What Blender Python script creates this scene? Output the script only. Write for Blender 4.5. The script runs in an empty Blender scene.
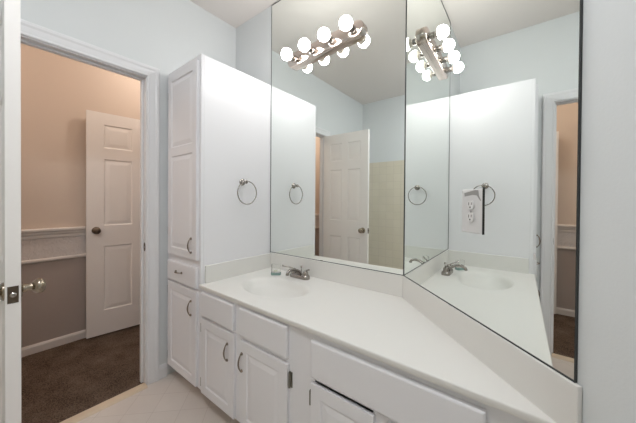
import bpy, bmesh, math, random
from mathutils import Vector, Matrix
PI = math.pi
random.seed(7)
scn = bpy.context.scene
COL = scn.collection

# ------------------------------------------------------------------ camera
cam_d = bpy.data.cameras.new('camera')
cam = bpy.data.objects.new('camera', cam_d); COL.objects.link(cam)
yaw, pitch, roll = math.radians(37.683), math.radians(-0.4895), math.radians(0.4186)
F = Vector((-math.sin(yaw)*math.cos(pitch), math.cos(yaw)*math.cos(pitch), math.sin(pitch)))
R = Vector((math.cos(yaw), math.sin(yaw), 0)); U = R.cross(F)
R2 = R*math.cos(roll) + U*math.sin(roll); U2 = -R*math.sin(roll) + U*math.cos(roll)
cam.matrix_world = Matrix(((R2.x, U2.x, -F.x, 0.5078), (R2.y, U2.y, -F.y, -1.3936), (R2.z, U2.z, -F.z, 1.2267), (0, 0, 0, 1)))
cam_d.sensor_width = 36.0
cam_d.lens = 268.66/636*36
cam_d.shift_y = -(211.5-203.39)/636
cam_d.clip_start = 0.02
scn.camera = cam

# ------------------------------------------------------------------ world, light, exposure
w = bpy.data.worlds.new('daylight'); scn.world = w; w.use_nodes = True
w.node_tree.nodes['Background'].inputs[0].default_value = (0.75, 0.86, 1.0, 1)
w.node_tree.nodes['Background'].inputs[1].default_value = 0.6
BULB = 44.0          # emission of the four vanity globes
HALL = 9.4          # watts of the hall lamp
FILL = 50.0         # emission of the unseen dome added as bathroom fill light
scn.view_settings.view_transform = 'Standard'
scn.view_settings.look = 'None'
scn.view_settings.gamma = 1.0
scn.view_settings.use_curve_mapping = False
scn.view_settings.exposure = 0.05
scn.cycles.max_bounces = 14
scn.cycles.diffuse_bounces = 6
scn.cycles.glossy_bounces = 8
scn.cycles.sample_clamp_indirect = 6.0

# ------------------------------------------------------------------ materials
def lin(c):
    c /= 255.0
    return c/12.92 if c <= 0.04045 else ((c+0.055)/1.055)**2.4
def srgb(r, g, b): return (lin(r), lin(g), lin(b), 1)
MATS = {}
def mat(name, col, rough=0.5, metal=0.0, bump=0.0, bscale=200.0, vary=0.0, vscale=3.0, spec=0.5, coat=0.0):
    m = bpy.data.materials.new(name); m.use_nodes = True; MATS[name] = m
    nt = m.node_tree; b = nt.nodes['Principled BSDF']
    b.inputs['Base Color'].default_value = col; b.inputs['Roughness'].default_value = rough
    b.inputs['Metallic'].default_value = metal; b.inputs['Specular IOR Level'].default_value = spec
    if coat: b.inputs['Coat Weight'].default_value = coat; b.inputs['Coat Roughness'].default_value = 0.15
    geo = nt.nodes.new('ShaderNodeNewGeometry')
    if vary:
        n = nt.nodes.new('ShaderNodeTexNoise'); n.inputs['Scale'].default_value = vscale; n.inputs['Detail'].default_value = 4
        nt.links.new(geo.outputs['Position'], n.inputs['Vector'])
        r = nt.nodes.new('ShaderNodeMapRange'); r.inputs['To Min'].default_value = 1-vary; r.inputs['To Max'].default_value = 1+vary
        nt.links.new(n.outputs['Fac'], r.inputs['Value'])
        v = nt.nodes.new('ShaderNodeVectorMath'); v.operation = 'SCALE'; v.inputs[0].default_value = col[:3]
        nt.links.new(r.outputs[0], v.inputs['Scale']); nt.links.new(v.outputs[0], b.inputs['Base Color'])
    if bump:
        n = nt.nodes.new('ShaderNodeTexNoise'); n.inputs['Scale'].default_value = bscale; n.inputs['Detail'].default_value = 3
        nt.links.new(geo.outputs['Position'], n.inputs['Vector'])
        u = nt.nodes.new('ShaderNodeBump'); u.inputs['Strength'].default_value = bump; u.inputs['Distance'].default_value = 0.004
        nt.links.new(n.outputs['Fac'], u.inputs['Height']); nt.links.new(u.outputs[0], b.inputs['Normal'])
    return m
M_wall = mat('pale_blue_paint', srgb(216, 219, 220), 0.6, bump=0.06, bscale=180, vary=0.012)
M_ceil = mat('ceiling_paint', srgb(226, 220, 216), 0.8, bump=0.08, bscale=120)
M_trim = mat('trim_paint', srgb(226, 226, 228), 0.35, bump=0.02, bscale=60)
M_door = mat('door_paint', srgb(237, 233, 230), 0.4, bump=0.03, bscale=90)
M_cab = mat('cabinet_paint', srgb(230, 229, 232), 0.35, bump=0.02, bscale=60)
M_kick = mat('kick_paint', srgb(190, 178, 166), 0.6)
M_top = mat('cultured_marble', srgb(224, 222, 218), 0.38, vary=0.01, vscale=6, spec=0.35)
M_hall = mat('beige_paint', srgb(212, 197, 184), 0.7, bump=0.06, bscale=150)
M_hall2 = mat('taupe_paint', srgb(178, 167, 161), 0.7, bump=0.06, bscale=150)
M_rail = mat('rail_paint', srgb(224, 219, 215), 0.45)
M_nickel = mat('satin_nickel', srgb(162, 156, 151), 0.22, 1.0)
M_knob = mat('knob_metal', srgb(158, 146, 130), 0.24, 1.0)
M_chrome = mat('chrome', srgb(214, 212, 210), 0.1, 1.0)
M_brush = mat('brushed_nickel', srgb(204, 192, 184), 0.14, 1.0)
M_pull = mat('pewter_pull', srgb(134, 122, 112), 0.3, 1.0)
M_dark = mat('aged_brass', srgb(104, 92, 80), 0.38, 1.0)
M_hinge = mat('hinge_steel', srgb(140, 136, 126), 0.5, 0.8)
M_black = mat('black_gap', srgb(34, 34, 34), 0.5)
M_edge = mat('mirror_edge', srgb(62, 64, 64), 0.4, 0.4)
M_plas = mat('white_plastic', srgb(220, 219, 218), 0.35)
M_slot = mat('slot_dark', srgb(70, 66, 64), 0.6)
M_teal = mat('teal_gel', srgb(122, 148, 142), 0.25)
M_lab = mat('label_paper', srgb(190, 194, 172), 0.5)
M_wood = mat('threshold_wood', srgb(214, 196, 172), 0.5, vary=0.05, vscale=20)

# mirror silvering
M_mirror = bpy.data.materials.new('mirror_silver'); M_mirror.use_nodes = True
b = M_mirror.node_tree.nodes['Principled BSDF']
b.inputs['Base Color'].default_value = (0.90, 0.935, 0.91, 1); b.inputs['Metallic'].default_value = 1; b.inputs['Roughness'].default_value = 0.0
# clear glass / clear plastic that lets light through
def clear(name, col, fac=0.12):
    m = bpy.data.materials.new(name); m.use_nodes = True; nt = m.node_tree; nt.nodes.clear()
    o = nt.nodes.new('ShaderNodeOutputMaterial'); t = nt.nodes.new('ShaderNodeBsdfTransparent'); g = nt.nodes.new('ShaderNodeBsdfGlossy')
    t.inputs[0].default_value = col; g.inputs['Roughness'].default_value = 0.03
    fr = nt.nodes.new('ShaderNodeLayerWeight'); fr.inputs['Blend'].default_value = fac
    x = nt.nodes.new('ShaderNodeMixShader'); nt.links.new(fr.outputs['Fresnel'], x.inputs[0])
    nt.links.new(t.outputs[0], x.inputs[1]); nt.links.new(g.outputs[0], x.inputs[2]); nt.links.new(x.outputs[0], o.inputs[0])
    return m
M_clear = clear('clear_plastic', (0.985, 0.99, 0.985, 1), 0.15)
def emis(name, col, s):
    m = bpy.data.materials.new(name); m.use_nodes = True; b = m.node_tree.nodes['Principled BSDF']
    b.inputs['Base Color'].default_value = (0.9, 0.9, 0.88, 1); b.inputs['Emission Color'].default_value = col; b.inputs['Emission Strength'].default_value = s
    return m
M_bulb = emis('lit_globe', (1.0, 0.985, 0.965, 1), BULB)
M_neck = mat('bulb_neck', srgb(214, 206, 198), 0.35)
M_dome = emis('lit_dome', (1.0, 0.84, 0.68, 1), 3.5)
M_fill = emis('fill_glow', (0.93, 0.965, 1.0, 1), FILL)
# tile on the rear wall: square ceramic with grout
def grid_mat(name, c1, c2, size, gap, rough, ax, bump=0.4, rot=0.0, cgrout=None, vary=0.03):
    m = bpy.data.materials.new(name); m.use_nodes = True; nt = m.node_tree; b = nt.nodes['Principled BSDF']
    b.inputs['Roughness'].default_value = rough
    geo = nt.nodes.new('ShaderNodeNewGeometry'); mp = nt.nodes.new('ShaderNodeMapping')
    nt.links.new(geo.outputs['Position'], mp.inputs['Vector'])
    mp.inputs['Rotation'].default_value = (PI/2 if ax == 'xz' else 0, 0, rot)
    br = nt.nodes.new('ShaderNodeTexBrick'); br.offset = 0.0; br.squash = 1.0
    br.inputs['Scale'].default_value = 1.0; br.inputs['Brick Width'].default_value = size; br.inputs['Row Height'].default_value = size
    br.inputs['Mortar Size'].default_value = gap; br.inputs['Mortar Smooth'].default_value = 0.3
    br.inputs['Color1'].default_value = c1; br.inputs['Color2'].default_value = c2; br.inputs['Mortar'].default_value = cgrout
    nt.links.new(mp.outputs[0], br.inputs['Vector'])
    n = nt.nodes.new('ShaderNodeTexNoise'); n.inputs['Scale'].default_value = 9; n.inputs['Detail'].default_value = 6
    nt.links.new(geo.outputs['Position'], n.inputs['Vector'])
    r = nt.nodes.new('ShaderNodeMapRange'); r.inputs['To Min'].default_value = 1-vary; r.inputs['To Max'].default_value = 1+vary
    nt.links.new(n.outputs['Fac'], r.inputs['Value'])
    v = nt.nodes.new('ShaderNodeVectorMath'); v.operation = 'SCALE'
    nt.links.new(br.outputs['Color'], v.inputs[0]); nt.links.new(r.outputs[0], v.inputs['Scale']); nt.links.new(v.outputs[0], b.inputs['Base Color'])
    u = nt.nodes.new('ShaderNodeBump'); u.inputs['Strength'].default_value = bump; u.inputs['Distance'].default_value = 0.002; u.invert = True
    nt.links.new(br.outputs['Fac'], u.inputs['Height']); nt.links.new(u.outputs[0], b.inputs['Normal'])
    return m
M_tile = grid_mat('cream_tile', srgb(222, 214, 196), srgb(219, 211, 192), 0.108, 0.002, 0.2, 'xz', cgrout=srgb(206, 198, 182))
M_vinyl = grid_mat('pale_vinyl', srgb(216, 208, 201), srgb(213, 204, 197), 0.152, 0.0014, 0.42, 'xy', bump=0.08, rot=math.radians(45), cgrout=srgb(196, 186, 178), vary=0.045)
# carpet
M_carpet = bpy.data.materials.new('brown_carpet'); M_carpet.use_nodes = True
nt = M_carpet.node_tree; b = nt.nodes['Principled BSDF']; b.inputs['Roughness'].default_value = 1.0; b.inputs['Specular IOR Level'].default_value = 0.05
geo = nt.nodes.new('ShaderNodeNewGeometry')
n1 = nt.nodes.new('ShaderNodeTexNoise'); n1.inputs['Scale'].default_value = 170; n1.inputs['Detail'].default_value = 5
n2 = nt.nodes.new('ShaderNodeTexNoise'); n2.inputs['Scale'].default_value = 7; n2.inputs['Detail'].default_value = 3
for n in (n1, n2): nt.links.new(geo.outputs['Position'], n.inputs['Vector'])
mx = nt.nodes.new('ShaderNodeMath'); mx.operation = 'MULTIPLY_ADD'; mx.inputs[1].default_value = 0.45
nt.links.new(n2.outputs['Fac'], mx.inputs[0]); nt.links.new(n1.outputs['Fac'], mx.inputs[2])
cr = nt.nodes.new('ShaderNodeValToRGB'); cr.color_ramp.elements[0].position = 0.5; cr.color_ramp.elements[1].position = 0.95
cr.color_ramp.elements[0].color = srgb(62, 51, 44); cr.color_ramp.elements[1].color = srgb(132, 114, 100)
nt.links.new(mx.outputs[0], cr.inputs[0]); nt.links.new(cr.outputs[0], b.inputs['Base Color'])
u = nt.nodes.new('ShaderNodeBump'); u.inputs['Strength'].default_value = 1.0; u.inputs['Distance'].default_value = 0.012
nt.links.new(n1.outputs['Fac'], u.inputs['Height']); nt.links.new(u.outputs[0], b.inputs['Normal'])
# embossed border under the chair rail
M_emb = bpy.data.materials.new('embossed_border'); M_emb.use_nodes = True
nt = M_emb.node_tree; b = nt.nodes['Principled BSDF']; b.inputs['Roughness'].default_value = 0.5; b.inputs['Base Color'].default_value = srgb(216, 211, 209)
geo = nt.nodes.new('ShaderNodeNewGeometry'); wv = nt.nodes.new('ShaderNodeTexNoise'); wv.inputs['Scale'].default_value = 16; wv.inputs['Distortion'].default_value = 2.2
wv.inputs['Detail'].default_value = 1; nt.links.new(geo.outputs['Position'], wv.inputs['Vector'])
u = nt.nodes.new('ShaderNodeBump'); u.inputs['Strength'].default_value = 0.8; u.inputs['Distance'].default_value = 0.006
nt.links.new(wv.outputs[0], u.inputs['Height']); nt.links.new(u.outputs[0], b.inputs['Normal'])

# ------------------------------------------------------------------ mesh helpers
def obj(name, bm, m, parent=None, smooth=False, bevel=0.0, seg=2, loc=None, weld=False):
    if weld: bmesh.ops.remove_doubles(bm, verts=bm.verts[:], dist=1e-5)
    bmesh.ops.recalc_face_normals(bm, faces=bm.faces[:])
    me = bpy.data.meshes.new(name); bm.to_mesh(me); bm.free()
    ms = m if isinstance(m, (list, tuple)) else [m]
    for q in ms: me.materials.append(q)
    o = bpy.data.objects.new(name, me); COL.objects.link(o)
    if smooth:
        me.polygons.foreach_set('use_smooth', [True]*len(me.polygons))
        me.set_sharp_from_angle(angle=math.radians(38))
    if bevel:
        md = o.modifiers.new('bevel', 'BEVEL'); md.width = bevel; md.segments = seg; md.limit_method = 'ANGLE'; md.angle_limit = math.radians(50)
    if loc: o.location = loc
    if parent: o.parent = parent
    return o
def box(bm, x0, x1, y0, y1, z0, z1, mi=0):
    v = [bm.verts.new(p) for p in ((x0,y0,z0),(x1,y0,z0),(x1,y1,z0),(x0,y1,z0),(x0,y0,z1),(x1,y0,z1),(x1,y1,z1),(x0,y1,z1))]
    for f in ((0,3,2,1),(4,5,6,7),(0,1,5,4),(1,2,6,5),(2,3,7,6),(3,0,4,7)):
        bm.faces.new([v[i] for i in f]).material_index = mi
def boxo(name, b, m, parent=None, bevel=0.0, **k):
    bm = bmesh.new(); box(bm, *b); return obj(name, bm, m, parent, bevel=bevel, **k)
def prism(bm, pts, z0, z1):
    lo = [bm.verts.new((p[0], p[1], z0)) for p in pts]; hi = [bm.verts.new((p[0], p[1], z1)) for p in pts]
    bm.faces.new(lo[::-1]); bm.faces.new(hi)
    for i in range(len(pts)):
        j = (i+1) % len(pts); bm.faces.new([lo[i], lo[j], hi[j], hi[i]])
def basis(d):
    d = Vector(d).normalized(); a = Vector((0,0,1)) if abs(d.z) < 0.9 else Vector((1,0,0))
    u = d.cross(a).normalized(); return u, d.cross(u).normalized(), d
def lathe(bm, base, axis, prof, n=28):
    """prof: list of (distance along axis, radius)"""
    u, v, d = basis(axis); base = Vector(base); rings = []
    for t, r in prof:
        if r < 1e-6: rings.append([bm.verts.new(base+d*t)])
        else: rings.append([bm.verts.new(base+d*t+(u*math.cos(2*PI*i/n)+v*math.sin(2*PI*i/n))*r) for i in range(n)])
    for a, b in zip(rings, rings[1:]):
        for i in range(n):
            j = (i+1) % n
            if len(a) == 1 and len(b) > 1: bm.faces.new([a[0], b[j], b[i]])
            elif len(b) == 1 and len(a) > 1: bm.faces.new([a[i], a[j], b[0]])
            elif len(a) > 1: bm.faces.new([a[i], a[j], b[j], b[i]])
    if len(rings[0]) > 1: bm.faces.new(rings[0][::-1])
    if len(rings[-1]) > 1: bm.faces.new(rings[-1])
def tube(bm, pts, rad, n=14, closed=False, flat=1.0):
    pts = [Vector(p) for p in pts]; N = len(pts); rs = rad if isinstance(rad, (list, tuple)) else [rad]*N
    rings = []; u = None
    for i in range(N):
        if closed: d = pts[(i+1) % N]-pts[i-1]
        else: d = pts[min(i+1, N-1)]-pts[max(i-1, 0)]
        d.normalize()
        if u is None: u = basis(d)[0]
        u = (u-d*u.dot(d)).normalized(); v = d.cross(u)
        rings.append([bm.verts.new(pts[i]+(u*math.cos(2*PI*k/n)+v*math.sin(2*PI*k/n)*flat)*rs[i]) for k in range(n)])
    for i in range(N if closed else N-1):
        a, b = rings[i], rings[(i+1) % N]
        for k in range(n): bm.faces.new([a[k], a[(k+1) % n], b[(k+1) % n], b[k]])
    if not closed: bm.faces.new(rings[0][::-1]); bm.faces.new(rings[-1])
def smoothpts(pts, k=6):
    """Catmull-Rom through the points"""
    P = [Vector(p) for p in pts]; P = [P[0]*2-P[1]]+P+[P[-1]*2-P[-2]]; out = []
    for i in range(1, len(P)-2):
        for s in range(k):
            t = s/k; a, b, c, d = P[i-1:i+3]
            out.append(0.5*((2*b)+(c-a)*t+(2*a-5*b+4*c-d)*t*t+(3*b-a-3*c+d)*t**3))
    out.append(P[-2]); return out
def panelled(bm, w, h, th, rects, groove=0.006, g1=0.008, g2=0.006, rise=0.028, field=0.002, both=False):
    """slab in x 0..w, z 0..h, front face at y=0 looking to -y, with raised panels"""
    def face(y, s):
        xs = sorted({0, w} | {r[0] for r in rects} | {r[1] for r in rects}); zs = sorted({0, h} | {r[2] for r in rects} | {r[3] for r in rects})
        for a, b in zip(xs, xs[1:]):
            for c, d in zip(zs, zs[1:]):
                cx, cz = (a+b)/2, (c+d)/2
                if any(r[0] < cx < r[1] and r[2] < cz < r[3] for r in rects): continue
                bm.faces.new([bm.verts.new(p) for p in ((a,y,c),(b,y,c),(b,y,d),(a,y,d))])
        for r in rects:
            loops = []
            for ins, dep in ((0, 0), (g1, groove), (g1+g2, groove), (g1+g2+rise, field)):
                loops.append([bm.verts.new(p) for p in ((r[0]+ins,y+s*dep,r[2]+ins),(r[1]-ins,y+s*dep,r[2]+ins),(r[1]-ins,y+s*dep,r[3]-ins),(r[0]+ins,y+s*dep,r[3]-ins))])
            for p, q in zip(loops, loops[1:]):
                for i in range(4): bm.faces.new([p[i], p[(i+1)%4], q[(i+1)%4], q[i]])
            bm.faces.new(loops[-1])
    face(0, 1)
    if both: face(th, -1)
    else: bm.faces.new([bm.verts.new(p) for p in ((0,th,0),(w,th,0),(w,th,h),(0,th,h))])
    # rim, subdivided like the faces so that it welds
    xs = sorted({0, w} | {r[0] for r in rects} | {r[1] for r in rects}); zs = sorted({0, h} | {r[2] for r in rects} | {r[3] for r in rects})
    for a, b in zip(xs, xs[1:]):
        for z in (0, h): bm.faces.new([bm.verts.new(p) for p in ((a,0,z),(b,0,z),(b,th,z),(a,th,z))])
    for c, d in zip(zs, zs[1:]):
        for x in (0, w): bm.faces.new([bm.verts.new(p) for p in ((x,0,c),(x,0,d),(x,th,d),(x,th,c))])
    bmesh.ops.remove_doubles(bm, verts=bm.verts[:], dist=1e-5)
def tag(o, label, cat, group=None, kind=None):
    o['label'] = label; o['category'] = cat
    if group: o['group'] = group
    if kind: o['kind'] = kind
    return o
def empty(name, loc, label, cat, group=None, kind=None, rz=0):
    o = bpy.data.objects.new(name, None); COL.objects.link(o); o.location = loc; o.rotation_euler = (0, 0, rz); o.empty_display_size = 0.05
    return tag(o, label, cat, group, kind)
def struct(name, bm, m, label, cat, **k): return tag(obj(name, bm, m, **k), label, cat, kind='structure')

# ------------------------------------------------------------------ room shell
H = 2.70; XA = -1.47; XH = -1.555; DL, DR = -1.325, -0.688
DX = 0.009; DH = 2.03
XR, YB = 0.86, -2.28; XF = -2.57
bm = bmesh.new(); prism(bm, [(XA-0.02, 0.1), (0.12, 0.1), (XR+0.3, -XR-0.1), (XR+0.3, YB-0.1), (XA-0.02, YB-0.1)], -0.05, 0)
struct('floor', bm, M_vinyl, 'pale vinyl bathroom floor in front of the vanity', 'floor')
bm = bmesh.new(); box(bm, XF-0.75, XA-0.02, -3.1, 1.7, -0.05, 0.004)
struct('floor_hall', bm, M_carpet, 'brown carpet on the floor beyond the doorway', 'carpet')
bm = bmesh.new(); box(bm, XF-0.75, XR+0.3, -3.1, 1.7, H, H+0.05)
struct('ceiling', bm, M_ceil, 'plain off-white ceiling over the vanity', 'ceiling')
bm = bmesh.new(); prism(bm, [(XA, 0), (DX, 0), (0.06, 0.1), (XA, 0.1)], 0, H)
struct('wall_back', bm, M_wall, 'pale blue wall behind the sink, above the tall cabinet', 'wall')
bm = bmesh.new(); prism(bm, [(DX, 0), (XR, -XR+DX), (XR+0.1, -XR+DX), (0.06, 0.1)], 0, H)
struct('wall_diagonal', bm, M_wall, 'pale grey-blue wall right of the angled mirror', 'wall')
bm = bmesh.new(); box(bm, XR, XR+0.1, YB-0.1, -XR+DX, 0, H)
struct('wall_right', bm, M_wall, 'pale blue wall to the right of the camera', 'wall')
bm = bmesh.new(); box(bm, XA, XR, YB-0.1, YB, 0, H)
struct('wall_rear', bm, M_wall, 'pale blue-green wall above the tile, seen in the left mirror', 'wall')
bm = bmesh.new(); box(bm, XA+0.001, XR-0.001, YB, YB+0.008, 0.0, 1.80)
struct('wall_rear_tile', bm, M_tile, 'cream square tiles on the rear wall seen in the left mirror', 'tile')
# wall with the doorway: bathroom side blue, hall side beige
bm = bmesh.new()
for a in ((YB-0.1, DL-0.018, 0, H), (DR+0.018, 0.1, 0, H), (DL-0.018, DR+0.018, DH+0.018, H)): box(bm, XH, XA, *a)
for f in bm.faces:
    if f.calc_center_median().x < XH+0.001: f.material_index = 1
struct('wall_left', bm, [M_wall, M_hall], 'pale blue wall around the doorway beside the tall cabinet', 'wall')
# hall walls, two paint colours split at the chair rail
def hall_wall(name, bs, label):
    bm = bmesh.new()
    for x0, x1, y0, y1, z0 in bs:
        box(bm, x0, x1, y0, y1, max(z0, 0.8), H, 0)
        if z0 == 0: box(bm, x0, x1, y0, y1, 0, 0.8, 1)
    struct(name, bm, [M_hall, M_hall2], label, 'wall')
hall_wall('wall_hall_far', [(XF-0.1, XF, -3.1, 0.01, 0), (XF-0.1, XF, 0.77, 1.7, 0), (XF-0.1, XF, 0.01, 0.77, 2.02)], 'beige wall with chair rail seen through the doorway')
hall_wall('wall_hall_right', [(XF, XH, 1.6, 1.7, 0)], 'beige wall at the right-hand end of the hall, out of sight')
hall_wall('wall_hall_left', [(XF, XH, -3.1, -3.0, 0)], 'beige wall at the other end of the hall, out of sight')
hall_wall('wall_hall_near', [(XH, XH+0.06, -3.0, YB-0.1, 0), (XH, XH+0.06, 0.1, 1.6, 0)], 'beige hall wall continuing past the bathroom')
hall_wall('wall_closet', [(XF-0.65, XF-0.6, -0.1, 0.9, 0), (XF-0.6, XF-0.1, -0.1, -0.05, 0), (XF-0.6, XF-0.1, 0.85, 0.9, 0)], 'beige closet walls behind the open hall door, out of sight')
# chair rail and baseboards -------------------------------------------------
def profile_y(prof, y0, y1, x, sx=1):
    """extrude a (offset, z) profile along y"""
    bm = bmesh.new(); a = [bm.verts.new((x+sx*p[0], y0, p[1])) for p in prof]; b = [bm.verts.new((x+sx*p[0], y1, p[1])) for p in prof]
    n = len(prof); bm.faces.new(a); bm.faces.new(b[::-1])
    for i in range(n): bm.faces.new([a[i], a[(i+1)%n], b[(i+1)%n], b[i]])
    return bm
rail = empty('trim_1', (0, 0, 0), 'wide white chair rail with embossed band on the beige hall wall', 'chair rail', kind='structure')
obj('rail_cap', profile_y([(0,.905),(.010,.905),(.016,.915),(.018,.935),(.026,.945),(.030,.960),(.040,.968),(.042,.982),(.036,.990),(0,.990)], -3.0, -0.06, XF), M_rail, rail)
obj('embossed_band', profile_y([(0,.748),(.008,.748),(.008,.905),(0,.905)], -3.0, -0.06, XF), M_emb, rail)
obj('lower_bead', profile_y([(0,.722),(.014,.722),(.020,.732),(.018,.744),(.010,.750),(0,.750)], -3.0, -0.06, XF), M_rail, rail)
BB = [(0,0),(.014,0),(.014,.055),(.010,.066),(.006,.074),(0,.074)]
def bb(name, y0, y1, x, sx, label, m=M_trim, h=1.0):
    return tag(obj(name, profile_y([(a, z*h) for a, z in BB], y0, y1, x, sx), m), label, 'baseboard', kind='structure')
bb('baseboard_hall', -3.0, -0.06, XF, 1, 'white baseboard along the beige hall wall', M_rail)
bb('baseboard_left', -0.612, -0.557, XA, 1, 'short white baseboard between door casing and tall cabinet', h=1.2)
bb('baseboard_left_rear', YB+0.01, DL-0.085, XA, 1, 'white baseboard behind the open bathroom door')
bb('baseboard_right', YB+0.01, -XR, XR, -1, 'white baseboard below the window wall')

# doorway frame -------------------------------------------------------------
t2 = empty('trim_2', (XA, (DL+DR)/2, 0), 'white moulded casing and jamb around the bathroom doorway', 'door frame', kind='structure')
def rel(bm, o): bmesh.ops.translate(bm, verts=bm.verts[:], vec=-Vector(o.location)); return bm
CP = [(0.006,0.0),(0.006,0.010),(0.012,0.013),(0.020,0.011),(0.050,0.015),(0.060,0.019),(0.074,0.019),(0.078,0.014),(0.078,0.0)]
def casing(sx, x):
    """mitred casing: profile (distance from the opening, thickness)"""
    bm = bmesh.new(); loops = []
    for d, t in CP:
        X = x+sx*t
        loops.append([bm.verts.new(p) for p in ((X, DL-d, 0), (X, DL-d, DH+d), (X, DR+d, DH+d), (X, DR+d, 0))])
    n = len(loops)
    for i in range(n):
        a, b = loops[i], loops[(i+1) % n]
        for k in range(3): bm.faces.new([a[k], a[k+1], b[k+1], b[k]])
    bm.faces.new([l[0] for l in loops]); bm.faces.new([l[3] for l in loops][::-1])
    return bm
obj('casing', rel(casing(1, XA), t2), M_trim, t2)
obj('casing', rel(casing(-1, XH), t2), M_trim, t2)
bm = bmesh.new()
box(bm, XH, XA, DL-0.018, DL, 0, DH); box(bm, XH, XA, DR, DR+0.018, 0, DH); box(bm, XH, XA, DL-0.018, DR+0.018, DH, DH+0.018)
obj('jamb', rel(bm, t2), M_trim, t2)
bm = bmesh.new(); s0, s1 = XA-0.066, XA-0.038
box(bm, s0, s1, DL, DL+0.011, 0, DH); box(bm, s0, s1, DR-0.011, DR, 0, DH); box(bm, s0, s1, DL+0.011, DR-0.011, DH-0.011, DH)
obj('door_stop', rel(bm, t2), M_trim, t2, bevel=0.002)
bm = bmesh.new(); lathe(bm, (XA-0.016, DR+0.001, 0.915), (0, -1, 0), [(0, 0.014), (0.002, 0.014), (0.003, 0.0125), (0.003, 0.006), (0.0008, 0.005), (0.0008, 0)], 20)
for vv in bm.verts: vv.co.z = 0.915+(vv.co.z-0.915)*2.1
k = obj('strike_plate', rel(bm, t2), M_dark, t2, smooth=True); k['label'] = 'dark metal strike plate'
bm = bmesh.new(); bm2 = profile_y([(0,-0.002),(0,.010),(.008,.013),(.048,.013),(.056,.004),(.058,-0.002)], DL, DR, XA-0.018)
tag(obj('trim_3', bm2, M_wood), 'pale wood threshold strip between carpet and vinyl', 'threshold', kind='structure'); bm.free()

# ------------------------------------------------------------------ doors
def six_panel(w, h):
    s = w*0.155; mid = w*0.13; pw = (w-2*s-mid)/2; R = []
    for c, d in ((0.215, 0.80), (0.985, 1.585), (1.685, 1.895)):
        c, d = c*h/2.0, d*h/2.0
        for a in (s, s+pw+mid): R.append((a, a+pw, c, d))
    return R
def knob(parent, x, y, z, sy, m):
    bm = bmesh.new()
    lathe(bm, (x, y, z), (0, sy, 0), [(0, .031), (.004, .031), (.008, .027), (.010, .016), (.024, .0135), (.032, .0145), (.037, .021), (.044, .0265), (.052, .028), (.060, .0255), (.066, .019), (.069, .010), (.0695, 0)], 32)
    return obj('door_knob', bm, m, parent, smooth=True)
def hinge(parent, x, y, z, m, lx=-1, ly=1, r=0.0065, h=0.09):
    bm = bmesh.new()
    lathe(bm, (x, y, z-h/2), (0, 0, 1), [(-.006, 0), (-.004, .004), (0, r), (h/3, r), (h/3+.001, r*.8), (h/3+.002, r), (2*h/3, r), (2*h/3+.001, r*.8), (2*h/3+.002, r), (h, r), (h+.004, .004), (h+.006, 0)], 14)
    box(bm, min(x, x+lx*0.03), max(x, x+lx*0.03), min(y, y+ly*0.003)-.001, max(y, y+ly*0.003), z-h/2, z+h/2)
    return obj('hinge', bm, m, parent, smooth=True)
# bathroom door, opened square into the room; its edge faces the camera
d1 = empty('door_1', (XA+0.003, DL, 0), 'white six-panel bathroom door standing open, its edge at the left', 'door', kind='structure')
bm = bmesh.new(); panelled(bm, 0.600, 2.005, 0.036, six_panel(0.600, 2.0), both=True)
bmesh.ops.translate(bm, verts=bm.verts[:], vec=(0.002, 0.002, 0.015))
obj('door_leaf', bm, M_door, d1)
knob(d1, 0.545, 0.037, 0.905, 1, M_knob); knob(d1, 0.545, 0.002, 0.905, -1, M_knob)
bm = bmesh.new(); box(bm, 0.6015, 0.6035, 0.0065, 0.0325, 0.873, 0.93)
lp = obj('latch_plate', bm, M_dark, d1); lp['label'] = 'dark brass latch plate'
bm = bmesh.new(); lathe(bm, (0.603, 0.0195, 0.902), (1, 0, 0), [(0, .0085), (.006, .0085), (.009, .005), (.009, 0)], 16)
obj('latch_bolt', bm, M_nickel, lp, smooth=True)
for z in (1.80, 1.06, 0.31): hinge(d1, 0.004, -0.006, z, M_dark, lx=1, ly=1)
# hall door lying open in front of the hall wall
ang = math.atan2(0.045, 0.405)
d2 = empty('door_2', (-2.480, -0.783, 0), 'beige-lit six-panel door standing open against the hall wall', 'door', kind='structure', rz=PI/2-ang)
bm = bmesh.new(); panelled(bm, 0.76, 1.975, 0.035, six_panel(0.76, 1.975), both=True)
bmesh.ops.translate(bm, verts=bm.verts[:], vec=(0, 0, 0.022))
obj('door_leaf', bm, M_door, d2)
knob(d2, 0.065, 0.0, 0.955, -1, M_dark); knob(d2, 0.065, 0.035, 0.955, 1, M_dark)
for z in (1.80, 1.06, 0.31): hinge(d2, 0.757, -0.004, z, M_dark, lx=-1, ly=1)
bm = bmesh.new()
for q in ((-0.055, 0.012, 0, 2.0), (0.768, 0.835, 0, 2.0), (-0.055, 0.835, 2.0, 2.07)): box(bm, XF, XF+0.018, *q)
for q in ((0.011, 0.03, 0, 2.0), (0.75, 0.769, 0, 2.0), (0.011, 0.769, 2.0, 2.019)): box(bm, XF-0.1, XF, *q)
struct('trim_4', bm, M_rail, 'white casing of the closet opening the hall door hangs from', 'door frame')

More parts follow.
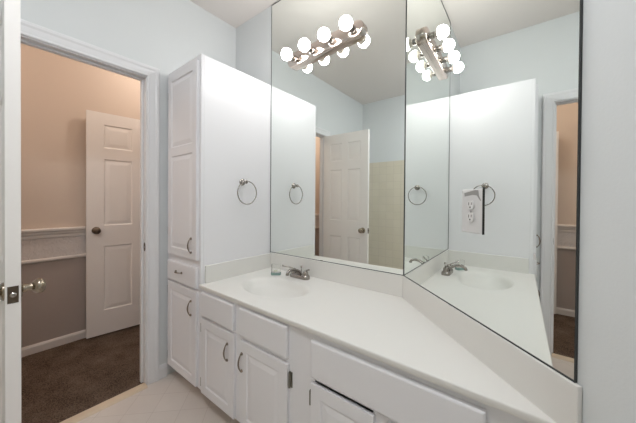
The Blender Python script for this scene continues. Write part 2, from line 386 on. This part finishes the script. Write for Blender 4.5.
# ------------------------------------------------------------------ tall linen cabinet
YF = -0.555; TH = 0.016; XL = -1.02; TT = 2.096
YD = YF-TH
lc = empty('linen_cabinet', (XA, -0.28, 0), 'tall white linen cabinet between the doorway and the sink counter', 'cabinet')
bm = bmesh.new(); box(bm, XA+0.001, XL, YF+0.018, -0.002, 0.095, TT)
box(bm, XA+0.016, XL, YF, YF+0.018, 0.095, TT)
obj('cabinet_body', rel(bm, lc), M_cab, lc, bevel=0.0015)
boxo('toe_kick', (0.002, XL-XA-0.0, 0.28+YF+0.07, 0.278, 0, 0.095), M_kick, lc)
def pull(parent, x, y, z, L=0.085, horiz=False, m=M_pull):
    """arched bow pull standing off the front face (towards -y)"""
    P = []
    for i in range(13):
        t = i/12; s = (t-0.5)*L; o = -0.006-0.015*math.sin(PI*t)**0.7
        P.append((x+s, y+o, z) if horiz else (x, y+o, z+s))
    bm = bmesh.new(); rs = [0.0030+0.0020*math.sin(PI*i/12) for i in range(13)]
    tube(bm, P, rs, 12, flat=0.8)
    for s in (-L/2, L/2):
        q = (x+s, y, z) if horiz else (x, y, z+s)
        lathe(bm, q, (0, -1, 0), [(0, .0075), (.003, .0075), (.006, .005), (.009, .0035)], 14)
    return obj('handle', bm, m, parent, smooth=True)
def front(name, parent, x0, x1, z0, z1, org, panel=True, split=None, label=None):
    bm = bmesh.new(); w_, h_ = x1-x0, z1-z0; s = 0.048
    if panel:
        rects = [(s, w_-s, s, h_-s)] if split is None else [(s, w_-s, s, split-z0-0.028), (s, w_-s, split-z0+0.028, h_-s)]
        panelled(bm, w_, h_, TH, rects, groove=0.0055, g1=0.006, g2=0.004, rise=0.024, field=0.001)
    else:
        box(bm, 0, w_, 0, TH, 0, h_)
        # routed step round the rim of a slab drawer front
        f = [q for q in bm.faces if abs(q.normal.y) > .9 and q.calc_center_median().y < 0.001]
        bm.normal_update(); f = [q for q in bm.faces if q.calc_center_median().y < 1e-6]
        r = bmesh.ops.inset_region(bm, faces=f, thickness=0.009, depth=0.0)
        bmesh.ops.translate(bm, verts=list({v for q in f for v in q.verts}), vec=(0, -0.004, 0))
    bmesh.ops.translate(bm, verts=bm.verts[:], vec=Vector((x0, YD, z0))-Vector(org))
    o = obj(name, bm, M_cab, parent, bevel=0.0015)
    if label: o['label'] = label
    return o
lo = Vector(lc.location)
ud = front('door', lc, -1.420, -1.045, 0.865, 2.062, lo, split=1.545)
pull(ud, -1.103-lo.x, YD-lo.y, 0.950)
dw = front('drawer', lc, -1.420, -1.045, 0.694, 0.822, lo, panel=False)
pull(dw, -1.25-lo.x, YD-lo.y-0.003, 0.765, 0.075, True)
ld = front('door', lc, -1.420, -1.045, 0.106, 0.680, lo)
pull(ld, -1.103-lo.x, YD-lo.y, 0.568)
def small_hinge(parent, x, z, org, h=0.05):
    bm = bmesh.new(); y = YF
    box(bm, x-0.007, x+0.010, y-0.003, y+0.001, z-h/2, z+h/2)
    lathe(bm, (x, y-0.009, z-h/2), (0, 0, 1), [(0, .0045), (h/3, .0045), (h/3+.001, .0035), (h/3+.002, .0045), (2*h/3, .0045), (2*h/3+.001, .0035), (2*h/3+.002, .0045), (h, .0045)], 12)
    bmesh.ops.translate(bm, verts=bm.verts[:], vec=-Vector(org))
    return obj('hinge', bm, M_hinge, parent, smooth=True)
for z in (1.93, 1.02): small_hinge(ud, -1.4265, z, lo)
for z in (0.62, 0.17): small_hinge(ld, -1.4265, z, lo)

# ------------------------------------------------------------------ vanity cabinet
vc = empty('vanity_cabinet', (XL, -0.3, 0), 'long white vanity cabinet under the sink counter', 'cabinet')
vo = Vector(vc.location)
bm = bmesh.new(); 
for q in ((XL+0.001, -0.148, .095, .7005), (0.105, 0.560, .095, .7005), (-0.148, 0.105, .095, .13), (-0.148, 0.105, .5140, .7005)): box(bm, q[0], q[1], YF, YF+0.019, q[2], q[3])
obj('face_frame', rel(bm, vc), M_cab, vc)
bm = bmesh.new(); prism(bm, [(XL+0.001, YF+0.019), (0.532, YF+0.019), (0.0, -0.004), (XL+0.001, -0.004)], 0.095, 0.112)
box(bm, XL+0.001, -0.002, -0.012, -0.002, 0.112, 0.56); box(bm, XL+0.001, XL+0.014, YF+0.019, -0.012, 0.112, 0.56)
obj('cabinet_body', rel(bm, vc), M_cab, vc)
bm = bmesh.new(); box(bm, XL+0.001, 0.48, YF+0.07, YF+0.085, 0, 0.095)
obj('toe_kick', rel(bm, vc), M_kick, vc)
front('drawer_front', vc, -0.988, -0.672, 0.555, 0.690, vo, panel=False)
front('drawer_front', vc, -0.624, -0.290, 0.553, 0.690, vo, panel=False)
front('drawer_front', vc, -0.158, 0.432, 0.530, 0.677, vo, panel=False, label='extra wide drawer front at the right end')
a = front('door', vc, -0.986, -0.667, 0.102, 0.538, vo); pull(a, -0.722-vo.x, YD-vo.y, 0.432)
for z in (0.48, 0.16): small_hinge(a, -0.993, z, vo)
a = front('door', vc, -0.612, -0.288, 0.102, 0.528, vo); pull(a, -0.604-vo.x+0.006, YD-vo.y, 0.424)
for z in (0.463, 0.16): small_hinge(a, -0.280, z, vo, 0.065)
a = front('door', vc, -0.158, 0.112, 0.102, 0.506, vo)
for z in (0.440, 0.16): small_hinge(a, -0.165, z, vo, 0.055)
pull(a, 0.082-vo.x, YD-vo.y, 0.40)
a = front('door', vc, 0.162, 0.432, 0.102, 0.510, vo); pull(a, 0.192-vo.x, YD-vo.y, 0.40)
for z in (0.440, 0.16): small_hinge(a, 0.439, z, vo)

# ------------------------------------------------------------------ countertop with integral bowl
ZC = 0.726; FY = -0.564; FR = -0.583   # the front edge stands slightly further out at the right
BX, BY, BA, BBr = -0.652, -0.300, 0.235, 0.160
def ztop(x, y):
    z = ZC
    r2 = math.hypot((x-BX)/(BA+0.062), (y-BY+0.012)/(BBr+0.058))
    if r2 < 1: z -= 0.0022*min(1, (1-r2)/0.14)
    r = math.hypot((x-BX)/BA, (y-BY)/BBr)
    if r < 1:
        t = 1-r; e = min(1, t/0.22); z -= 0.100*(1-r**2.4)*(0.25+0.75*(e*e*(3-2*e)))
    return z
ct = empty('countertop', (XL, -0.28, ZC), 'white cultured marble sink counter with an oval bowl, running into the corner', 'countertop')
co = Vector(ct.location)
bm = bmesh.new()
x0, x1 = XL+0.001, -0.26; y0, y1 = FY+0.006, -0.002; nx, ny = 152, 114
XE = 0.5745+DX
def fyo(x): return (FR-FY)*(x-x0)/(XE-x0)
V = [[bm.verts.new((x0+(x1-x0)*i/nx, (y0+fyo(x0+(x1-x0)*i/nx))*(1-j/ny)+y1*j/ny, 0)) for j in range(ny+1)] for i in range(nx+1)]
for r_ in V:
    for v in r_: v.co.z = ztop(v.co.x, v.co.y)
for i in range(nx):
    for j in range(ny): bm.faces.new([V[i][j], V[i+1][j], V[i+1][j+1], V[i][j+1]])
# flat remainder out to the angled wall
E = 0.004
far = [V[nx][j] for j in range(ny+1)]
p = [bm.verts.new(c) for c in ((XE, y0+FR-FY, ZC), (DX-0.003, -0.0025, ZC), (DX-0.004, y1, ZC))]
bm.faces.new(far[:1]+[p[0], p[1], p[2]]+far[:0:-1])
# rounded front edge and skirt
prof = [(y0, ZC), (FY+0.0025, ZC-0.0006), (FY+0.0006, ZC-0.0022), (FY, ZC-0.0045), (FY, ZC-0.019), (FY+0.002, ZC-0.022), (FY+0.03, ZC-0.022)]
A = [bm.verts.new((x0, y, z)) for y, z in prof]; B = [bm.verts.new((min(XE, XE+(y0-y)), y+FR-FY, z)) for y, z in prof]
for i in range(len(prof)-1): bm.faces.new([A[i], A[i+1], B[i+1], B[i]])
top = obj('counter_slab', rel(bm, ct), M_top, ct, weld=True, smooth=True)
def splash(name, pts, z0, z1):
    bm = bmesh.new(); prism(bm, pts, z0, z1); return obj(name, rel(bm, ct), M_top, ct, bevel=0.002, seg=2)
SZ = 0.838; s2 = 0.0135/math.sqrt(2)
splash('backsplash', [(XL+0.016, -0.0135), (DX-0.0056, -0.0135), (DX-0.002, -0.004), (DX-0.004, -0.002), (XL+0.016, -0.002)], ZC-0.002, SZ)
splash('backsplash', [(DX-0.0056, -0.0140), (DX+0.002, -0.0055), (DX+0.600-0.001, -0.600-0.002), (DX+0.600-s2, -0.600-s2)], ZC-0.03, SZ)
splash('side_splash', [(XL+0.001, FY+0.034), (XL+0.016, FY+0.034), (XL+0.016, -0.002), (XL+0.001, -0.002)], ZC-0.002, SZ-0.006)
bm = bmesh.new(); lathe(bm, (BX, BY, ztop(BX, BY)+0.0005), (0, 0, 1), [(0, .024), (.002, .024), (.003, .018), (.0015, .016), (.0015, 0)], 28)
o = obj('drain', rel(bm, ct), M_chrome, ct, smooth=True); o['label'] = 'chrome drain'

# ------------------------------------------------------------------ faucet
fx, fy = -0.655, -0.078
fa = empty('faucet', (fx, fy, ZC), 'brushed nickel two-handle faucet behind the oval sink bowl', 'faucet')
ZB = 0.0
bm = bmesh.new(); N = 40; prof = [(0, 0), (0, .015), (-.003, .022), (-.009, .026)]
rings = []
for ins, z in prof:
    ring = []
    for i in range(N):
        a = 2*PI*i/N; r_ = 0.027+ins; cx_ = 0.051 if math.cos(a) >= 0 else -0.051
        ring.append(bm.verts.new((cx_+r_*math.cos(a), r_*math.sin(a), ZB+z)))
    rings.append(ring)
for p_, q_ in zip(rings, rings[1:]):
    for i in range(N): bm.faces.new([p_[i], p_[(i+1)%N], q_[(i+1)%N], q_[i]])
bm.faces.new(rings[0][::-1]); bm.faces.new(rings[-1])
obj('base_plate', bm, M_nickel, fa, smooth=True)
bm = bmesh.new()
pts = smoothpts([(0, 0.004, .012), (0, -.002, .030), (0, -.024, .048), (0, -.055, .062), (0, -.085, .066), (0, -.108, .056), (0, -.114, .044)], 5)
n_ = len(pts); tube(bm, pts, [0.019-0.0092*min(1, i/(n_*0.4)) for i in range(n_)], 18)
obj('spout', bm, M_nickel, fa, smooth=True)
bm = bmesh.new(); lathe(bm, (0, -.1145, .048), (0, -.06, -1), [(0, .0100), (.008, .0108), (.010, .009), (.010, 0)], 20)
obj('aerator', bm, M_nickel, fa, smooth=True)
for s in (-1, 1):
    bm = bmesh.new()
    lathe(bm, (s*.051, 0, .014), (0, 0, 1), [(0, .022), (.006, .021), (.022, .016), (.028, .0165), (.034, .015), (.040, .009), (.042, 0)], 24)
    hb = obj('handle', bm, M_nickel, fa, smooth=True)
    bm = bmesh.new()
    dx, dy = (-.040, -.034) if s < 0 else (.030, -.006)
    if s < 0: P = smoothpts([(s*.051, 0, .048), (s*.051+dx*.5, dy*.5, .059), (s*.051+dx, dy, .064), (s*.051+dx*1.5, dy*1.5, .072)], 5)
    else: P = smoothpts([(s*.051, 0, .048), (s*.051+dx*.5, dy*.5, .060), (s*.051+dx, dy, .064)], 5)
    m_ = len(P); tube(bm, P, [0.0085-0.003*math.sin(PI*min(1, i/m_)) for i in range(m_)], 12, flat=0.75)
    obj('lever', bm, M_nickel, hb, smooth=True)
bm = bmesh.new(); lathe(bm, (0, .016, .016), (0, 0, 1), [(0, .0028), (.046, .0028), (.047, .005), (.051, .0068), (.056, .0062), (.060, .003), (.061, 0)], 16)
obj('lift_rod', bm, M_nickel, fa, smooth=True)

# ------------------------------------------------------------------ small clear tub with teal gel beside the sink
cp = empty('soap_container', (-0.825, -0.128, ZC), 'small clear container with teal soap at its base, left of the faucet', 'container')
cp.rotation_euler = (0, 0, math.radians(38))
def rbox(bm, hx, hy, z0, z1, r, n=5):
    pts = []
    for cx_, cy_, a0 in ((hx-r, hy-r, 0), (-hx+r, hy-r, 90), (-hx+r, -hy+r, 180), (hx-r, -hy+r, 270)):
        for i in range(n+1):
            a = math.radians(a0+90*i/n); pts.append((cx_+r*math.cos(a), cy_+r*math.sin(a)))
    prism(bm, pts, z0, z1)
bm = bmesh.new(); rbox(bm, .033, .019, 0.0, .017, .010); obj('soap', bm, M_teal, cp, smooth=True, bevel=0.003)
bm = bmesh.new(); rbox(bm, .029, .016, .0175, .072, .008); obj('clear_shell', bm, M_clear, cp, smooth=True)
bm = bmesh.new(); box(bm, -.012, .012, -.0172, -.0163, .026, .036); o = obj('paper_label', bm, M_lab, cp); o['label'] = 'faded yellow-green label'

# ------------------------------------------------------------------ towel ring on the cabinet side
tr = empty('towel_ring', (XL, -0.262, 1.352), 'satin nickel towel ring on the side of the tall cabinet', 'towel ring')
bm = bmesh.new(); lathe(bm, (0.0005, 0, 0), (1, 0, 0), [(0, .023), (.004, .023), (.009, .019), (.012, .012), (.034, .009), (.038, .012), (.046, .0125), (.050, .008), (.051, 0)], 28)
obj('mount', bm, M_nickel, tr, smooth=True)
bm = bmesh.new(); RR = 0.077
tube(bm, [(0.041, 0.012+RR*math.sin(a), -RR+0.004+RR*math.cos(a)) for a in [2*PI*i/56 for i in range(56)]], 0.0036, 12, closed=True)
obj('ring', bm, M_nickel, tr, smooth=True)

# ------------------------------------------------------------------ mirrors
MZ0, MZ1 = 0.842, 2.690
mr = empty('wall_mirror', ((XL+DX)/2, 0, MZ0), 'frameless wall mirror straight behind the sink and faucet', 'mirror', 'plate mirrors above the counter')
W1 = DX-XL-0.010
bm = bmesh.new(); box(bm, -W1/2, W1/2, -0.006, -0.001, 0, MZ1-MZ0); obj('mirror_glass', bm, M_mirror, mr)
bm = bmesh.new(); hM = MZ1-MZ0
box(bm, -W1/2, W1/2, -0.0075, -0.001, -0.0032, 0.0); box(bm, -W1/2-0.0022, -W1/2, -0.0075, -0.001, -0.0032, hM+0.003)
box(bm, W1/2, W1/2+0.0030, -0.0075, -0.001, -0.0032, hM+0.003); box(bm, -W1/2, W1/2, -0.0075, -0.001, hM, hM+0.003)
o = obj('edge_channel', bm, M_edge, mr); o['label'] = 'thin dark edge strip'
L2 = 0.591*math.sqrt(2)
mr2 = empty('wall_mirror', (DX, 0, MZ0), 'frameless mirror on the angled wall, with an outlet mounted on it', 'mirror', 'plate mirrors above the counter', rz=-PI/4)
bm = bmesh.new(); box(bm, 0.008, L2, -0.006, -0.001, 0, hM); obj('mirror_glass', bm, M_mirror, mr2)
bm = bmesh.new()
box(bm, 0.008, L2, -0.0075, -0.001, -0.0036, 0.0); box(bm, 0.0065, 0.008, -0.0075, -0.001, -0.0036, hM+0.003)
box(bm, L2, L2+0.0018, -0.0075, -0.001, -0.0036, hM+0.003); box(bm, 0.008, L2, -0.0075, -0.001, hM, hM+0.003)
o = obj('edge_channel', bm, M_edge, mr2); o['label'] = 'thin dark edge strip'

# ------------------------------------------------------------------ outlet on the angled mirror
oc = 0.514
ot = empty('electrical_outlet', (DX+oc*math.cos(PI/4), -oc*math.sin(PI/4), 1.197), 'white duplex outlet with a grey mark, mounted on the angled mirror', 'outlet', rz=-PI/4)
bm = bmesh.new(); hw_, hh_ = 0.048, 0.073
lo4 = [bm.verts.new(p) for p in ((-hw_, -.0065, -hh_), (hw_, -.0065, -hh_), (hw_, -.0065, hh_), (-hw_, -.0065, hh_))]
mi4 = [bm.verts.new(p) for p in ((-hw_, -.0100, -hh_), (hw_, -.0085, -hh_), (hw_, -.0085, hh_), (-hw_, -.0100, hh_))]
in4 = [bm.verts.new(p) for p in ((-hw_+.004, -.0120, -hh_+.004), (hw_-.004, -.0095, -hh_+.004), (hw_-.004, -.0095, hh_-.004), (-hw_+.004, -.0120, hh_-.004))]
for p_, q_ in ((lo4, mi4), (mi4, in4)):
    for i in range(4): bm.faces.new([p_[i], p_[(i+1)%4], q_[(i+1)%4], q_[i]])
bm.faces.new(in4); bm.faces.new(lo4[::-1])
M_mark = mat('grey_mark', srgb(150, 148, 146), 0.4)
obj('cover_plate', bm, mat('plate_plastic', srgb(214, 213, 213), 0.3), ot)
bm = bmesh.new(); P_ = [(-.032, .049), (-.034, .061), (.006, .068), (.016, .070), (.030, .069), (.034, .050), (.043, .036), (.040, .034), (.024, .052), (.006, .054)]  # small flat grey shape on the upper part of the plate
py = lambda x: -.0120+(.0025)*(x+.044)/.088
A = [bm.verts.new((x, py(x)+.0004, z)) for x, z in P_]; B = [bm.verts.new((x, py(x)-.0006, z)) for x, z in P_]
bm.faces.new(A[::-1]); bm.faces.new(B)
for i in range(len(P_)): j = (i+1) % len(P_); bm.faces.new([A[i], A[j], B[j], B[i]])
o = obj('grey_patch', bm, M_mark, ot); o['label'] = 'flat grey mark at the top of the plate'
bm = bmesh.new(); box(bm, hw_+.0003, hw_+.0022, -.0095, -.0065, -hh_, hh_+.004)
o = obj('plate_edge', bm, M_black, ot); o['label'] = 'dark edge of the cover plate'
for s in (1, -1):
    bm = bmesh.new(); n = 24; pts = []
    for i in range(n):
        a = 2*PI*i/n; pts.append((0.0165*math.cos(a), max(-.0145, min(.0145, 0.0175*math.sin(a)))))
    A = [bm.verts.new((p[0], -.0120, s*.0205+p[1])) for p in pts]; B = [bm.verts.new((p[0], -.0155, s*.0205+p[1])) for p in pts]
    bm.faces.new(A[::-1]); bm.faces.new(B)
    for i in range(n): bm.faces.new([A[i], A[(i+1)%n], B[(i+1)%n], B[i]])
    rc = obj('receptacle', bm, M_plas, ot, smooth=True)
    bm = bmesh.new()
    box(bm, -.0075, -.0052, -.0160, -.0150, s*.0205-.001, s*.0205+.0085); box(bm, .0052, .0075, -.0160, -.0150, s*.0205+.0005, s*.0205+.0085)
    lathe(bm, (0, -.0150, s*.0205-.0075), (0, -1, 0), [(0, .0028), (.001, .0028)], 12)
    obj('slots', bm, M_slot, rc)
bm = bmesh.new(); lathe(bm, (0, -.0118, 0), (0, -1, 0), [(0, .004), (.0016, .0038), (.002, 0)], 14); obj('screw', bm, M_chrome, ot, smooth=True)

# ------------------------------------------------------------------ vanity light
LX0, LX1, LZ, LR = -0.822, -0.227, 2.208, 0.050
vl = empty('vanity_light', ((LX0+LX1)/2, -0.006, LZ), 'brushed nickel bar light with four lit globes, mounted on the mirror', 'light fixture')
vl.rotation_euler = (0, math.radians(-3), 0)   # hangs a touch lower at the left
bm = bmesh.new(); hx = (LX1-LX0)/2-LR; N = 48; rings = []
for ins, y in ((0, -.0005), (0, -.024), (-.003, -.029), (-.009, -.032)):
    ring = []
    for i in range(N):
        a = 2*PI*(i+0.5)/N; r_ = LR+ins; ring.append(bm.verts.new(((hx if math.cos(a) > 0 else -hx)+r_*math.cos(a), y, r_*math.sin(a))))
    rings.append(ring)
for p_, q_ in zip(rings, rings[1:]):
    for i in range(N): bm.faces.new([p_[i], p_[(i+1)%N], q_[(i+1)%N], q_[i]])
bm.faces.new(rings[0]); bm.faces.new(rings[-1][::-1])
obj('back_plate', bm, M_brush, vl, smooth=True)
for i in range(4):
    x = (-1.5+i)*0.1525
    bm = bmesh.new(); lathe(bm, (x, -.031, 0), (0, -1, 0), [(0, .024), (.004, .024), (.007, .019), (.030, .019), (.033, .0175), (.033, .014)], 28)
    so = obj('socket', bm, M_nickel, vl, smooth=True)
    bm = bmesh.new(); Rb = 0.0375; c0 = 0.0; prof = [(0, .013), (.008, .0142)]
    for k_ in range(1, 15):
        a = math.radians(158)*(1-k_/14)
        prof.append((.008+Rb*(math.cos(math.radians(22)))-Rb*math.cos(PI-a) , Rb*math.sin(a)) if k_ < 14 else (.008+Rb*math.cos(math.radians(22))+Rb, 0))
    lathe(bm, (x, -.062, 0), (0, -1, 0), prof, 28)
    for f in bm.faces:
        if -0.062-f.calc_center_median().y < 0.020: f.material_index = 1
    bo = obj('bulb', bm, [M_bulb, M_neck], vl, smooth=True); bo['label'] = 'lit white globe bulb'

# ------------------------------------------------------------------ unseen ceiling lamps; the bathroom one and the second hall one are added fill
def dome(x, y, label, power):
    hl = empty('unseen_ceiling_light', (x, y, H), label, 'light fixture', 'domed ceiling lights of the hall')
    bm = bmesh.new(); lathe(bm, (0, 0, 0), (0, 0, -1), [(0, .13), (.02, .13), (.024, .12), (.024, 0)], 40); obj('base_plate', bm, M_brush, hl, smooth=True)
    bm = bmesh.new(); lathe(bm, (0, 0, -.0245), (0, 0, -1), [(0, .115), (.02, .11), (.045, .085), (.06, .05), (.066, 0)], 40); obj('glass_dome', bm, M_dome, hl, smooth=True)
    pd = bpy.data.lights.new('hall_lamp_glow', 'POINT'); pd.energy = power; pd.color = (1.0, 0.88, 0.77); pd.shadow_soft_size = 0.06
    po = bpy.data.objects.new('hall_lamp_glow', pd); COL.objects.link(po); po.location = (x, y, H-0.16)
dome(-2.05, -0.25, 'warm domed ceiling light of the hall, nearest the open hall door', HALL)
dome(-2.05, -2.10, 'added warm fill dome at the far end of the hall, out of sight', HALL*1.6)  # extra lamp added to brighten the lower hall wall and hall door
pl = empty('unseen_ceiling_light', (0.0, -1.50, H), 'added round fill dome under the bathroom ceiling, out of sight', 'light fixture')  # unseen dome added as fill for the vanity fronts, rear wall and floor
bm = bmesh.new(); lathe(bm, (0, 0, 0), (0, 0, -1), [(0, .185), (.016, .185), (.020, .180), (.020, 0)], 48); obj('rim', bm, M_trim, pl, smooth=True)
bm = bmesh.new(); lathe(bm, (0, 0, -.0205), (0, 0, -1), [(0, .168), (.025, .162), (.048, .135), (.062, .095), (.070, .05), (.073, 0)], 48); obj('diffuser', bm, M_fill, pl, smooth=True)
